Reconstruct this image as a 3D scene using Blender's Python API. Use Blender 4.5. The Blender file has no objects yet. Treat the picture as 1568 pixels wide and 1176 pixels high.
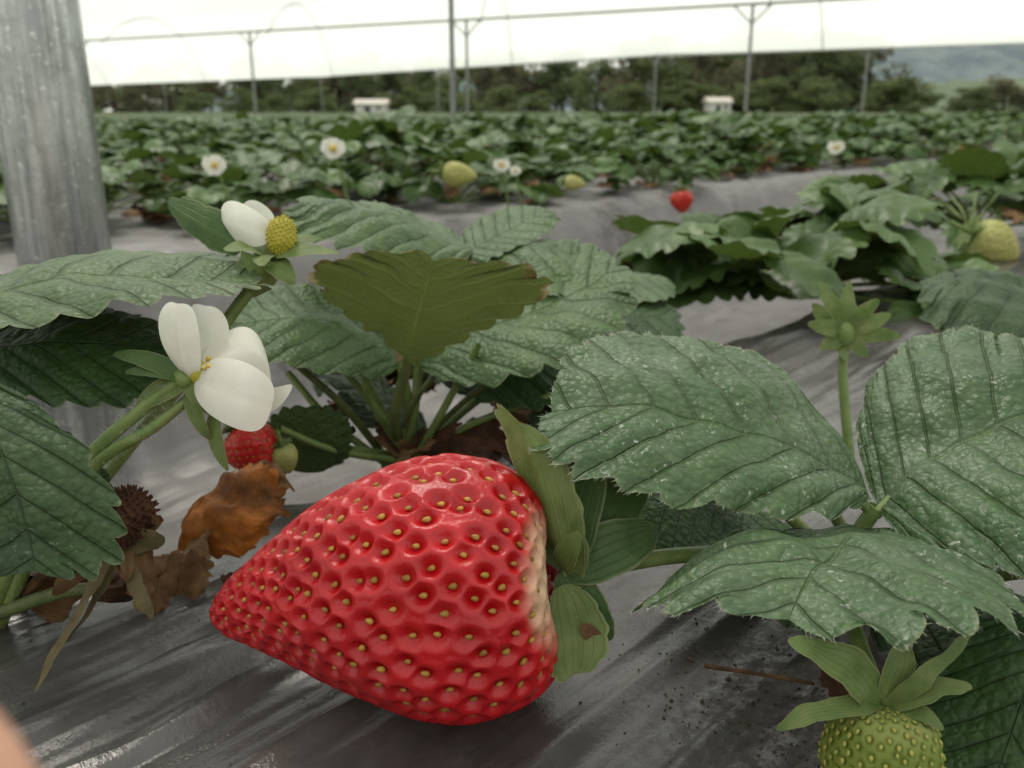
import bpy, math, random
import numpy as np
from mathutils import Vector, Matrix, noise
from mathutils.kdtree import KDTree
random.seed(7); rng=np.random.default_rng(7)
CM=0.01
scene=bpy.context.scene
COL=scene.collection

# ------------------------------------------------------------------ node helpers
def new_mat(name):
    m=bpy.data.materials.new(name); m.use_nodes=True
    nt=m.node_tree; nt.nodes.clear()
    out=nt.nodes.new('ShaderNodeOutputMaterial')
    return m,nt,out
def N(nt,t,**kw):
    n=nt.nodes.new(t)
    for k,v in kw.items(): setattr(n,k,v)
    return n
def setin(nt,sock,v):
    if isinstance(v,bpy.types.NodeSocket): nt.links.new(v,sock)
    else:
        if isinstance(v,(tuple,list)) and len(v)==3 and sock.type=='RGBA': v=(*v,1)
        sock.default_value=v
def math_(nt,op,a,b=0.0,c=None,clamp=False):
    n=N(nt,'ShaderNodeMath',operation=op,use_clamp=clamp)
    setin(nt,n.inputs[0],a); setin(nt,n.inputs[1],b)
    if c is not None: setin(nt,n.inputs[2],c)
    return n.outputs[0]
def mix(nt,f,a,b,bt='MIX'):
    n=N(nt,'ShaderNodeMix',data_type='RGBA',blend_type=bt)
    setin(nt,n.inputs[0],f); setin(nt,n.inputs[6],a); setin(nt,n.inputs[7],b)
    return n.outputs[2]
def mapr(nt,v,a,b,c=0.0,d=1.0,smooth=True):
    n=N(nt,'ShaderNodeMapRange'); n.interpolation_type='SMOOTHSTEP' if smooth else 'LINEAR'
    setin(nt,n.inputs[0],v); n.inputs[1].default_value=a; n.inputs[2].default_value=b
    n.inputs[3].default_value=c; n.inputs[4].default_value=d
    return n.outputs[0]
def objco(nt,scale=None,rot=None):
    tc=N(nt,'ShaderNodeTexCoord'); o=tc.outputs['Object']
    if scale or rot:
        mp=N(nt,'ShaderNodeMapping'); nt.links.new(o,mp.inputs[0])
        if rot: mp.inputs['Rotation'].default_value=rot
        if scale: mp.inputs['Scale'].default_value=scale
        o=mp.outputs[0]
    return o
def noise_(nt,co,scale,detail=3,rough=.5,dist=0):
    n=N(nt,'ShaderNodeTexNoise'); nt.links.new(co,n.inputs['Vector'])
    n.inputs['Scale'].default_value=scale; n.inputs['Detail'].default_value=detail
    n.inputs['Roughness'].default_value=rough; n.inputs['Distortion'].default_value=dist
    return n.outputs[0]
def voro(nt,co,scale,feature='F1'):
    n=N(nt,'ShaderNodeTexVoronoi',feature=feature); nt.links.new(co,n.inputs['Vector'])
    n.inputs['Scale'].default_value=scale
    return n.outputs['Distance']
def bump(nt,h,strength,dist,normal=None):
    n=N(nt,'ShaderNodeBump'); setin(nt,n.inputs['Height'],h)
    n.inputs['Strength'].default_value=strength; n.inputs['Distance'].default_value=dist
    if normal is not None: nt.links.new(normal,n.inputs['Normal'])
    return n.outputs[0]
def princ(nt,base,rough=.5,spec=.5,normal=None,metal=0,**kw):
    p=N(nt,'ShaderNodeBsdfPrincipled')
    setin(nt,p.inputs['Base Color'],base); setin(nt,p.inputs['Roughness'],rough)
    setin(nt,p.inputs['Specular IOR Level'],spec); setin(nt,p.inputs['Metallic'],metal)
    if normal is not None: nt.links.new(normal,p.inputs['Normal'])
    for k,v in kw.items(): setin(nt,p.inputs[k.replace('_',' ')],v)
    return p.outputs[0]
def grey(nt,v):
    cmb=N(nt,'ShaderNodeCombineColor')
    for q in range(3): nt.links.new(v,cmb.inputs[q])
    return cmb.outputs[0]

def leaf_mat(name,c1,c2,under,vein,n,speck=0.0,rough=.42,spec=.5,trans=.22,brown=0.0,veinamt=.5,hi=True,objrand=False,tcol=(.13,.21,.03),bd=.0008):
    m,nt,out=new_mat(name)
    co=objco(nt)
    uv=N(nt,'ShaderNodeUVMap'); sp=N(nt,'ShaderNodeSeparateXYZ'); nt.links.new(uv.outputs[0],sp.inputs[0])
    a,b=sp.outputs[0],sp.outputs[1]
    nz=noise_(nt,co,60,4,.65)
    base=mix(nt,mapr(nt,nz,.3,.7),c1,c2)
    if objrand:
        oi=N(nt,'ShaderNodeObjectInfo')
        base=mix(nt,math_(nt,'MULTIPLY',oi.outputs['Random'],.35),base,(.10,.135,.04))
        base=mix(nt,mapr(nt,noise_(nt,co,16,1),.45,.72,0,.65),base,(c2[0]*1.9,c2[1]*1.6,c2[2]*1.7))
    an=math_(nt,'ADD',a,math_(nt,'MULTIPLY',math_(nt,'SUBTRACT',nz,.5),.022))
    f=math_(nt,'FRACT',math_(nt,'MULTIPLY',an,float(n)))
    d=math_(nt,'ABSOLUTE',math_(nt,'SUBTRACT',f,.5))
    vm=mapr(nt,d,.0,.06,1,0)
    mid=mapr(nt,b,.0,.025,1,0)
    vmask=math_(nt,'MAXIMUM',vm,mid)
    base=mix(nt,math_(nt,'MULTIPLY',vmask,veinamt),base,vein)
    edge=mapr(nt,b,.965,1.0)
    base=mix(nt,math_(nt,'MULTIPLY',edge,.4),base,(.22,.22,.12))
    if hi:
        # blistered leaf surface: small cells bounded by fine veins
        wob=N(nt,'ShaderNodeVectorMath',operation='ADD'); nt.links.new(co,wob.inputs[0])
        nn=N(nt,'ShaderNodeTexNoise'); nt.links.new(co,nn.inputs['Vector']); nn.inputs['Scale'].default_value=350
        sc=N(nt,'ShaderNodeVectorMath',operation='SCALE'); nt.links.new(nn.outputs['Color'],sc.inputs[0]); sc.inputs['Scale'].default_value=.0018
        nt.links.new(sc.outputs[0],wob.inputs[1])
        vo=voro(nt,wob.outputs[0],760)
        pan=mapr(nt,d,.03,.24,.86,1.04)
        pan=math_(nt,'MULTIPLY',pan,mapr(nt,vo,.2,.85,1.07,.85))
        base=mix(nt,1.0,base,grey(nt,pan),'MULTIPLY')
    if speck>0:
        s1=noise_(nt,co,1100,2,.6); s2=noise_(nt,co,110,3,.7)
        sm=math_(nt,'MULTIPLY',mapr(nt,s1,.60,.68),mapr(nt,s2,.50,.64))
        base=mix(nt,math_(nt,'MULTIPLY',sm,speck),base,(.46,.50,.42))
        s3=mapr(nt,noise_(nt,co,45,4,.75),.42,.72)
        base=mix(nt,math_(nt,'MULTIPLY',s3,speck*.36),base,(.20,.25,.18))
    und=mix(nt,math_(nt,'MULTIPLY',vmask,.65),under,(under[0]*1.9,under[1]*1.7,under[2]*1.7))
    if brown>0:
        bn=noise_(nt,co,130,4,.7)
        bm=math_(nt,'MULTIPLY',mapr(nt,math_(nt,'ADD',b,math_(nt,'MULTIPLY',bn,.34)),1.09,1.14),brown)
        bm=math_(nt,'MULTIPLY',bm,mapr(nt,a,.50,.62))
        hole=mapr(nt,noise_(nt,co,150,1,.4),.77,.79)
        bm=math_(nt,'MAXIMUM',bm,math_(nt,'MULTIPLY',hole,brown))
        bc=mix(nt,mapr(nt,noise_(nt,co,300,2),.4,.6),(.12,.055,.025),(.50,.40,.25))
        base=mix(nt,bm,base,bc); und=mix(nt,bm,und,bc)
    geo=N(nt,'ShaderNodeNewGeometry')
    col=mix(nt,geo.outputs['Backfacing'],base,und)
    if hi:
        h=math_(nt,'ADD',math_(nt,'MULTIPLY',vmask,-.7),math_(nt,'MULTIPLY',noise_(nt,co,260,4,.65),.9))
        h=math_(nt,'SUBTRACT',h,math_(nt,'MULTIPLY',vo,.55))
        nrm=bump(nt,h,.8,bd)
    else:
        h=math_(nt,'ADD',math_(nt,'MULTIPLY',vmask,-.6),noise_(nt,co,150,2,.6))
        nrm=bump(nt,h,.5,.001)
    P=princ(nt,col,rough,spec,nrm)
    tr=N(nt,'ShaderNodeBsdfTranslucent'); setin(nt,tr.inputs[0],mix(nt,.55,col,tcol))
    ms=N(nt,'ShaderNodeMixShader'); ms.inputs[0].default_value=trans
    nt.links.new(P,ms.inputs[1]); nt.links.new(tr.outputs[0],ms.inputs[2]); nt.links.new(ms.outputs[0],out.inputs[0])
    return m
def simple_mat(name,c1,c2,scale=200,rough=.5,spec=.5,bs=.3,bd=.0005,trans=0,stretch=None,metal=0,**kw):
    m,nt,out=new_mat(name); co=objco(nt,stretch)
    nz=noise_(nt,co,scale,4,.6)
    base=mix(nt,mapr(nt,nz,.3,.7),c1,c2)
    P=princ(nt,base,rough,spec,bump(nt,nz,bs,bd),metal,**kw)
    if trans:
        tr=N(nt,'ShaderNodeBsdfTranslucent'); setin(nt,tr.inputs[0],base)
        ms=N(nt,'ShaderNodeMixShader'); ms.inputs[0].default_value=trans
        nt.links.new(P,ms.inputs[1]); nt.links.new(tr.outputs[0],ms.inputs[2]); P=ms.outputs[0]
    nt.links.new(P,out.inputs[0]); return m
def sepal_mat(name,c1,c2,trans=.25):
    m,nt,out=new_mat(name); co=objco(nt)
    uv=N(nt,'ShaderNodeUVMap'); sp=N(nt,'ShaderNodeSeparateXYZ'); nt.links.new(uv.outputs[0],sp.inputs[0])
    nz=noise_(nt,co,220,4,.6)
    base=mix(nt,mapr(nt,nz,.3,.7),c1,c2)
    f=math_(nt,'ABSOLUTE',math_(nt,'SUBTRACT',math_(nt,'FRACT',math_(nt,'MULTIPLY',sp.outputs[1],3.0)),.5))
    v=mapr(nt,f,0,.12,1,0)
    base=mix(nt,math_(nt,'MULTIPLY',v,.30),base,(c2[0]*1.5,c2[1]*1.35,c2[2]*1.4))
    base=mix(nt,mapr(nt,sp.outputs[1],.88,1.0,0,.5),base,(.34,.36,.20))
    tip=mapr(nt,math_(nt,'ADD',sp.outputs[0],math_(nt,'MULTIPLY',nz,.06)),.97,1.03)
    base=mix(nt,math_(nt,'MULTIPLY',tip,.8),base,(.22,.10,.05))
    h=math_(nt,'ADD',math_(nt,'MULTIPLY',v,-.5),nz)
    P=princ(nt,base,.5,.35,bump(nt,h,.5,.0006))
    tr=N(nt,'ShaderNodeBsdfTranslucent'); setin(nt,tr.inputs[0],base)
    ms=N(nt,'ShaderNodeMixShader'); ms.inputs[0].default_value=trans
    nt.links.new(P,ms.inputs[1]); nt.links.new(tr.outputs[0],ms.inputs[2]); nt.links.new(ms.outputs[0],out.inputs[0]); return m

NV=11
RK=dict(speck=.85,rough=.42,spec=.42,trans=.12,veinamt=.30)
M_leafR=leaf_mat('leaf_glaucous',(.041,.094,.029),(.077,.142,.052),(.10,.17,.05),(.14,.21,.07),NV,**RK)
M_leafR9=leaf_mat('leaf_glaucous_b',(.041,.094,.029),(.077,.142,.052),(.10,.17,.05),(.14,.21,.07),9,**RK)
M_leafM=leaf_mat('leaf_mid',(.048,.104,.028),(.085,.154,.046),(.10,.14,.035),(.14,.21,.07),NV,speck=.45,rough=.45,spec=.4,trans=.18)
M_leafB=leaf_mat('leaf_browned',(.055,.11,.045),(.09,.15,.065),(.115,.155,.042),(.18,.22,.07),NV,speck=0,rough=.55,spec=.3,trans=.28,brown=1.0,tcol=(.13,.17,.04),bd=.0006)
M_leafL=leaf_mat('leaf_left',(.075,.128,.045),(.115,.172,.072),(.05,.085,.025),(.17,.23,.10),NV,speck=.35,rough=.45,spec=.4,trans=.12,veinamt=.3)
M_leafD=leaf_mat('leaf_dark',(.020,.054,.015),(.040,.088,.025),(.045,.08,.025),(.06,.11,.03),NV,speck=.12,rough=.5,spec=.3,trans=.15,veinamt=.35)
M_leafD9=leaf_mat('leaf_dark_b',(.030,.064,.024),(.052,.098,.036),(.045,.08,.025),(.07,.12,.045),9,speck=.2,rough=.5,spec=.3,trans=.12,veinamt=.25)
M_leafF=leaf_mat('leaf_field',(.030,.088,.017),(.064,.140,.033),(.075,.12,.03),(.11,.18,.055),7,rough=.43,spec=.4,trans=.22,hi=False,objrand=True)
M_sepal=sepal_mat('sepal_green',(.12,.185,.05),(.20,.265,.09))
M_sepalD=sepal_mat('sepal_dark',(.05,.11,.03),(.09,.15,.05),.2)
M_stem=simple_mat('petiole_green',(.13,.20,.05),(.20,.27,.09),300,.45,.4)
M_stemD=simple_mat('petiole_dark',(.07,.10,.03),(.13,.16,.05),300,.5,.4)
M_petal=simple_mat('petal_white',(.78,.79,.68),(.86,.86,.78),180,.6,.25,bs=.35,trans=.3)
M_stamen=simple_mat('stamen_yellow',(.65,.42,.03),(.75,.55,.10),300,.6)
M_recept=simple_mat('receptacle',(.35,.33,.03),(.48,.42,.05),400,.6)
M_dry=simple_mat('dry_brown',(.07,.035,.015),(.20,.12,.055),160,.75,.2,bs=.7,bd=.001)
M_dryF=simple_mat('dry_foliage_field',(.14,.07,.035),(.34,.21,.11),60,.8,.2,bs=.7,bd=.001)
M_drydark=simple_mat('dried_fruit',(.035,.016,.009),(.09,.04,.018),300,.7,.25,bs=.8,bd=.001)
M_drylt=simple_mat('dry_sepal',(.10,.085,.04),(.20,.16,.08),160,.7,.2,bs=.6,trans=.15)
M_orange=simple_mat('dead_leaf_orange',(.50,.17,.025),(.11,.05,.018),90,.6,.3,bs=1,bd=.002,trans=.3)
M_soil=simple_mat('soil',(.045,.030,.02),(.12,.09,.06),140,.95,.2,bs=1,bd=.002)

# ------------------------------------------------------------------ mesh helpers
def mesh_obj(name,verts,faces,mats,uvs=None,midx=None,smooth=True,parent=None):
    me=bpy.data.meshes.new(name)
    me.from_pydata([tuple(v) for v in verts],[],[tuple(f) for f in faces])
    if not isinstance(mats,(list,tuple)): mats=[mats]
    for m in mats: me.materials.append(m)
    if smooth: me.polygons.foreach_set('use_smooth',[True]*len(me.polygons))
    if midx is not None: me.polygons.foreach_set('material_index',list(map(int,midx)))
    if uvs is not None:
        ul=me.uv_layers.new(name='UVMap')
        vi=np.empty(len(me.loops),dtype=np.int32); me.loops.foreach_get('vertex_index',vi)
        ul.data.foreach_set('uv',np.asarray(uvs,dtype=np.float32)[vi].ravel())
    me.update()
    ob=bpy.data.objects.new(name,me); COL.objects.link(ob)
    if parent: ob.parent=parent
    return ob
def empty(name):
    e=bpy.data.objects.new(name,None); COL.objects.link(e); e.empty_display_size=.02; return e

class Geo:
    def __init__(s): s.v=[];s.f=[];s.uv=[];s.mi=[];s.n=0
    def add(s,v,f,uv=None,mi=0):
        v=np.asarray(v,float); f=np.asarray(f,int)
        s.v.append(v); s.uv.append(np.zeros((len(v),2)) if uv is None else np.asarray(uv))
        s.f.extend((f+s.n).tolist()); s.mi.extend([mi]*len(f)); s.n+=len(v)
    def build(s,name,mats,parent=None,smooth=True):
        return mesh_obj(name,np.vstack(s.v)*CM,s.f,mats,np.vstack(s.uv),s.mi,smooth,parent)

def blade_geo(B,M,T,L,R,n=NV,tooth=.09,quilt=.04,cup=0.0,shape='leaf',res=8,nb=12,rough=.05,seed=0,curl=0.0,crumple=0.0,rnd=False):
    B,M,T,L,R=[np.array(p,float) for p in (B,M,T,L,R)]
    C=2*M-.5*(B+T)
    ne=max(6,n*res)
    e=np.linspace(0,1,ne+1)
    y=.5*(1-np.cos(np.pi*e)); 
    if shape=='leaf': x=np.sin(np.pi*e**1.12)**.82
    elif shape=='wedge':
        x=np.where(y<.66,(y/.66)**.95,np.sqrt(np.clip(1-((y-.66)/.34)**2,0,1)))
        kz=np.array([.25,.5,.25]); 
        for _ in range(6): x[1:-1]=np.convolve(x,kz,'same')[1:-1]
    elif shape=='petal': x=np.sin(np.pi*e**1.25)**.65
    else: x=np.sin(np.pi*e**.85)**1.1*(1-.25*e)
    x=np.clip(np.nan_to_num(x),0,1); leafy=shape in('leaf','wedge')
    m=np.clip(y-(.24*x if leafy else .05*x),0,1)
    lenm=np.linalg.norm(T-B); wid=.5*(np.linalg.norm(L-M)+np.linalg.norm(R-M))
    dx=np.gradient(x)*wid; dy=np.gradient(y)*lenm; dl=np.hypot(dx,dy)+1e-9
    nx,ny=dy/dl,-dx/dl
    f=(e*n)%1.0
    if rnd: tp=np.sin(np.pi*f)**.6
    else: tp=np.where(f<.62,np.sin(np.pi*f/1.24)**.8,np.abs(np.cos(np.pi*(f-.62)/.76))**.6)
    env=np.clip(np.sin(np.pi*np.clip(e,0,1))**.3,0,1)
    if leafy: env=env*np.clip((e-.12)/.12,0,1)
    sz=tooth*wid*tp*env*(1+.25*np.sin(e*37+seed)+.15*np.sin(e*83+seed*2))
    bs=np.linspace(-1,1,2*nb+1); bs=np.sign(bs)*np.abs(bs)**.85
    nrm=np.cross(R-L,T-B); nrm/=np.linalg.norm(nrm)+1e-9
    if nrm[2]<0: nrm=-nrm
    ff=np.abs(np.cos(np.pi*e*n))**.8
    V=np.zeros((ne+1,2*nb+1,3)); UV=np.zeros((ne+1,2*nb+1,2))
    for j,b in enumerate(bs):
        ab=abs(b); sg=1 if b>0 else -1
        szs=sz*(1+.12*sg*np.sin(e*51+seed*3))
        wv=1+.03*np.sin(e*9+seed*5+sg)*env
        xo=x*wv+nx*szs/wid; yo=y+(ny*szs+.35*szs)/lenm
        yy=m+(yo-m)*ab; xx=xo*ab
        yc=np.clip(yy,-.02,1.08)[:,None]
        mid=(1-yc)**2*B+2*yc*(1-yc)*C+yc**2*T
        side=(L-M) if b<0 else (R-M)
        h=quilt*wid*ff*(ab**.6)*(1-.35*ab)*env + cup*wid*4*xx*(1-xx)*.5 - curl*wid*xx**3
        V[:,j]=mid+xx[:,None]*side+h[:,None]*nrm
        UV[:,j,0]=e; UV[:,j,1]=ab
    V=V.reshape(-1,3); UV=UV.reshape(-1,2)
    if rough>0:
        nn=np.array([noise.noise(Vector((p[0]*.55+seed*3.1,p[1]*.55,p[2]*.55)))+.4*noise.noise(Vector((p[0]*1.7+seed,p[1]*1.7,p[2]*1.7))) for p in V])
        V+=nrm*(nn*rough*wid)[:,None]
    if crumple>0:
        dd=np.array([[noise.noise(Vector((p[0]*1.6+k*9+seed,p[1]*1.6,p[2]*1.6)))+.5*noise.noise(Vector((p[0]*4+k*5,p[1]*4,p[2]*4+seed))) for k in range(3)] for p in V])
        V+=dd*crumple
    W=2*nb+1
    i,j=np.meshgrid(np.arange(ne),np.arange(W-1),indexing='ij')
    q=(i*W+j).ravel()
    F=np.stack([q,q+1,q+W+1,q+W],1)
    k=(ne//2)*W+nb
    fn=np.cross(V[k+1]-V[k],V[k+W+1]-V[k])
    if np.dot(fn,nrm)<0: F=F[:,::-1]
    return V,F,UV
M_hair=simple_mat('leaf_hair',(.45,.48,.38),(.55,.58,.48),300,.6,.3)
def blade(name,pts,mat,parent,hair=0,**kw):
    g=Geo(); V,F,UV=blade_geo(*pts,**kw); g.add(V,F,UV)
    ob=g.build(name,mat,parent)
    if hair:
        W=2*kw.get('nb',12)+1; ne=len(V)//W; hv=[];hf=[]
        for i in range(2,ne-1):
            for col,inn in ((0,1),(W-1,W-2)):
                P=V[i*W+col]; Q=V[i*W+inn]; P2=V[(i+1)*W+col]
                for _ in range(hair):
                    u=random.random(); p=P*(1-u)+P2*u; o=P-Q; o/=np.linalg.norm(o)+1e-9
                    d=o+rng.normal(0,.45,3); d/=np.linalg.norm(d); l=random.uniform(.05,.11)
                    s=np.cross(d,rng.normal(size=3)); s=s/np.linalg.norm(s)*.0035
                    b=len(hv); hv+=[p-s,p+s,p+d*l]; hf.append((b,b+1,b+2))
        g2=Geo(); g2.add(hv,hf); g2.build(name+'_hairs',M_hair,parent,smooth=False)
    return ob
def auto(B,T,w,up=(0,0,1),sag=.1):
    B=np.array(B,float);T=np.array(T,float); d=T-B; up=np.array(up,float)
    s=np.cross(d,up); s/=np.linalg.norm(s)+1e-9; u=np.cross(s,d); u/=np.linalg.norm(u)+1e-9
    M=(B+T)/2+u*sag*np.linalg.norm(d)
    return B,M,T,M-s*w,M+s*w
def tube_geo(pts,r0,r1=None,seg=10,sub=8):
    P=[np.array(p,float) for p in pts]; r1=r0 if r1 is None else r1
    P=[2*P[0]-P[1]]+P+[2*P[-1]-P[-2]]
    c=[]
    for i in range(1,len(P)-2):
        for t in np.linspace(0,1,sub,endpoint=(i==len(P)-3)):
            a,b,cc,d=P[i-1],P[i],P[i+1],P[i+2]
            c.append(.5*((2*b)+(-a+cc)*t+(2*a-5*b+4*cc-d)*t*t+(-a+3*b-3*cc+d)*t**3))
    c=np.array(c); n=len(c); tg=np.gradient(c,axis=0); tg/=np.linalg.norm(tg,axis=1)[:,None]+1e-9
    ref=np.array([.3,.2,.9]); 
    V=[]
    for k in range(n):
        s=np.cross(tg[k],ref); s/=np.linalg.norm(s)+1e-9; u=np.cross(s,tg[k])
        r=r0+(r1-r0)*k/(n-1)
        for a in np.linspace(0,2*np.pi,seg,endpoint=False): V.append(c[k]+r*(np.cos(a)*s+np.sin(a)*u))
    F=[]
    for k in range(n-1):
        for a in range(seg):
            b=(a+1)%seg; F.append([k*seg+a,k*seg+b,(k+1)*seg+b,(k+1)*seg+a])
    return np.array(V),F
hv=[]
def tube(name,pts,mat,parent,r0,r1=None,hair=0,**kw):
    g=Geo(); V,F=tube_geo(pts,r0,r1,**kw); g.add(V,F)
    n=len(V)//10
    for _ in range(hair):
        k=random.randrange(n-1); a=random.randrange(10); c=V[k*10:(k+1)*10].mean(0); p=V[k*10+a]+(V[(k+1)*10+a]-V[k*10+a])*random.random()
        d=V[k*10+a]-c; d/=np.linalg.norm(d)+1e-9; d=d+rng.normal(0,.3,3); s=np.cross(d,rng.normal(size=3)); s=s/np.linalg.norm(s)*.003
        hv.append((p-s,p+s,p+d*random.uniform(.05,.11)))
    return g.build(name,mat,parent)
def ball_geo(c,rx,ry=None,rz=None,nu=10,nv=7,axis=None):
    ry=ry or rx; rz=rz or rx
    V=[];F=[]
    for i in range(nv+1):
        th=np.pi*i/nv
        for j in range(nu):
            ph=2*np.pi*j/nu; V.append([rx*np.sin(th)*np.cos(ph),ry*np.sin(th)*np.sin(ph),rz*np.cos(th)])
    for i in range(nv):
        for j in range(nu): k=(j+1)%nu; F.append([i*nu+j,(i+1)*nu+j,(i+1)*nu+k,i*nu+k])
    V=np.array(V)
    if axis is not None: V=V@np.array(axis)
    return V+np.array(c),F

# ------------------------------------------------------------------ strawberry fruit
def berry_mat(name,c1,c2,pale,s0,s1,coat=.0,rough=.34,spec=.5):
    m,nt,out=new_mat(name); co=objco(nt)
    uv=N(nt,'ShaderNodeUVMap'); sp=N(nt,'ShaderNodeSeparateXYZ'); nt.links.new(uv.outputs[0],sp.inputs[0])
    nz=noise_(nt,co,45,4,.6)
    base=mix(nt,mapr(nt,nz,.3,.7),c1,c2)
    sj=math_(nt,'ADD',sp.outputs[0],math_(nt,'MULTIPLY',math_(nt,'SUBTRACT',noise_(nt,co,120,3,.6),.5),.05))
    ca=math_(nt,'COSINE',math_(nt,'MULTIPLY',math_(nt,'SUBTRACT',sp.outputs[1],.83),6.2832))
    sj=math_(nt,'SUBTRACT',sj,math_(nt,'MULTIPLY',ca,.055))
    base=mix(nt,mapr(nt,sj,s0,s1,1,0),base,pale)
    P=princ(nt,base,rough,spec,bump(nt,noise_(nt,co,500,5,.7),.45,.0005),Coat_Weight=coat,Coat_Roughness=.2)
    nt.links.new(P,out.inputs[0]); return m
M_seed=simple_mat('achene_gold',(.24,.11,.02),(.55,.34,.06),260,.45,.4)
M_seedg=simple_mat('achene_green',(.30,.32,.06),(.38,.38,.09),500,.5,.4)
M_red=berry_mat('strawberry_red',(.36,.002,.006),(.53,.006,.011),(.64,.43,.28),-.055,-.005,rough=.25)
M_red2=berry_mat('strawberry_red_far',(.50,.008,.010),(.60,.02,.015),(.65,.2,.12),-.09,-.04)
M_grn=berry_mat('strawberry_unripe',(.12,.17,.022),(.19,.23,.04),(.24,.28,.08),.0,.2,rough=.55,spec=.3)
M_yel=berry_mat('strawberry_pale',(.38,.38,.12),(.46,.44,.17),(.35,.42,.15),.0,.2,rough=.55,spec=.3)
def berry(name,cal,tip,prof,sp,mats,parent,nu=300,nv=320,depth=.07,seed=(.062,.042,.03),bend=0,sink=.45,up=(0,0,1),raised=False,irr=1.0):
    cal=np.array(cal,float);tip=np.array(tip,float);Ln=np.linalg.norm(tip-cal);A=(tip-cal)/Ln
    U=np.array(up,float);U-=A*U.dot(A);U/=np.linalg.norm(U);S=np.cross(A,U)
    ps=np.array([p[0] for p in prof]);pr=np.array([p[1] for p in prof])
    td=np.linspace(0,1,1200)
    def cr(vals):
        v=np.concatenate([[2*vals[0]-vals[1]],vals,[2*vals[-1]-vals[-2]]]); o=[]
        for t in td:
            x=t*(len(vals)-1); i=min(int(x),len(vals)-2); u=x-i
            a,b,c,d=v[i],v[i+1],v[i+2],v[i+3]
            o.append(.5*((2*b)+(-a+c)*u+(2*a-5*b+4*c-d)*u*u+(-a+3*b-3*c+d)*u**3))
        return np.array(o)
    sd=cr(ps); rd=np.clip(cr(pr),0,None)
    w=np.concatenate([[0],np.cumsum(np.hypot(np.diff(sd)*Ln,np.diff(rd)))])
    rmax=rd.max()
    def pos(wv,ang):
        s=np.interp(wv,w,sd); r=np.interp(wv,w,rd)
        ds=(np.interp(wv+.02,w,sd)-np.interp(wv-.02,w,sd))*Ln; dr=np.interp(wv+.02,w,rd)-np.interp(wv-.02,w,rd)
        l=np.hypot(ds,dr)+1e-9
        rad=np.cos(ang)[...,None]*U+np.sin(ang)[...,None]*S
        lump=1+.024*np.sin(3*ang+4*s)+.016*np.sin(5*ang-7*s+1)+.008*np.sin(9*ang+13*s)
        c=cal+(s*Ln)[...,None]*A+(bend*np.sin(np.pi*np.clip(s,0,1)**1.6))[...,None]*U
        P=c+(r*lump)[...,None]*rad
        Nn=rad*(ds/l)[...,None]-A*(dr/l)[...,None]
        return P,Nn,s,r
    spl=sp*(.52+.48*rd/rmax)
    dens=2*np.pi*rd/(spl**2*.87); cum=np.concatenate([[0],np.cumsum(.5*(dens[1:]+dens[:-1])*np.diff(w))])
    K=int(cum[-1]); ks=np.arange(K)+.5
    ws=np.interp(ks,cum,w)+rng.normal(0,sp*.095*irr,K); ws=np.clip(ws,0,w[-1]); an=(ks*2.399963)%(2*np.pi)
    an=an+rng.normal(0,.035*irr,K)
    SP,SN,ss,sr=pos(ws,an)
    kd=KDTree(K)
    for i in range(K): kd.insert(Vector(SP[i]),i)
    kd.balance()
    wv=np.linspace(0,w[-1],nu+1); av=np.linspace(0,2*np.pi,nv,endpoint=False)
    WW,AA=np.meshgrid(wv,av,indexing='ij')
    P,Nn,s,r=pos(WW.ravel(),AA.ravel())
    loc=np.interp(WW.ravel(),w,spl)
    fn=[kd.find(Vector(p)) for p in P]
    ids=np.array([q[1] for q in fn])
    dv=P-SP[ids]; al=dv@A; d=np.sqrt(np.clip((dv**2).sum(1)-al**2,0,None)+(al*.82)**2)/loc
    pd=rng.uniform(.75,1.2,K)[ids]
    if raised: disp=depth*(np.exp(-(d/.45)**2)-.5)
    else: disp=depth*(loc/sp)*(-pd*np.exp(-(d/.28)**3)*1.0-.25*np.exp(-(d/.45)**2)+.18*np.exp(-((d-.5)/.18)**2))
    P=P+Nn*disp[:,None]
    uv=np.stack([s,AA.ravel()/(2*np.pi)],1)
    i,j=np.meshgrid(np.arange(nu),np.arange(nv),indexing='ij'); j2=(j+1)%nv
    F=np.stack([i*nv+j,i*nv+j2,(i+1)*nv+j2,(i+1)*nv+j],-1).reshape(-1,4)
    g=Geo(); g.add(P,F,uv,0)
    for k in range(K):
        n=SN[k]; a=A-n*A.dot(n); a/=np.linalg.norm(a)+1e-9; b=np.cross(n,a); f=(.65+.35*sr[k]/rmax)*random.uniform(.8,1.12)
        tw=random.gauss(0,.18); a,b=a*math.cos(tw)+b*math.sin(tw),b*math.cos(tw)-a*math.sin(tw)
        off=(-depth*sink*(spl[min(1199,np.searchsorted(w,ws[k]))]/sp)) if not raised else depth*.5
        V,Fq=ball_geo((0,0,0),seed[0]*f,seed[1]*f,seed[2]*f,8,6)
        V[:,1]*=1-.35*(V[:,0]/seed[0])
        V=V@np.array([a,b,n])+SP[k]+n*off
        g.add(V,Fq,None,1)
    return g.build(name,mats,parent)

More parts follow.
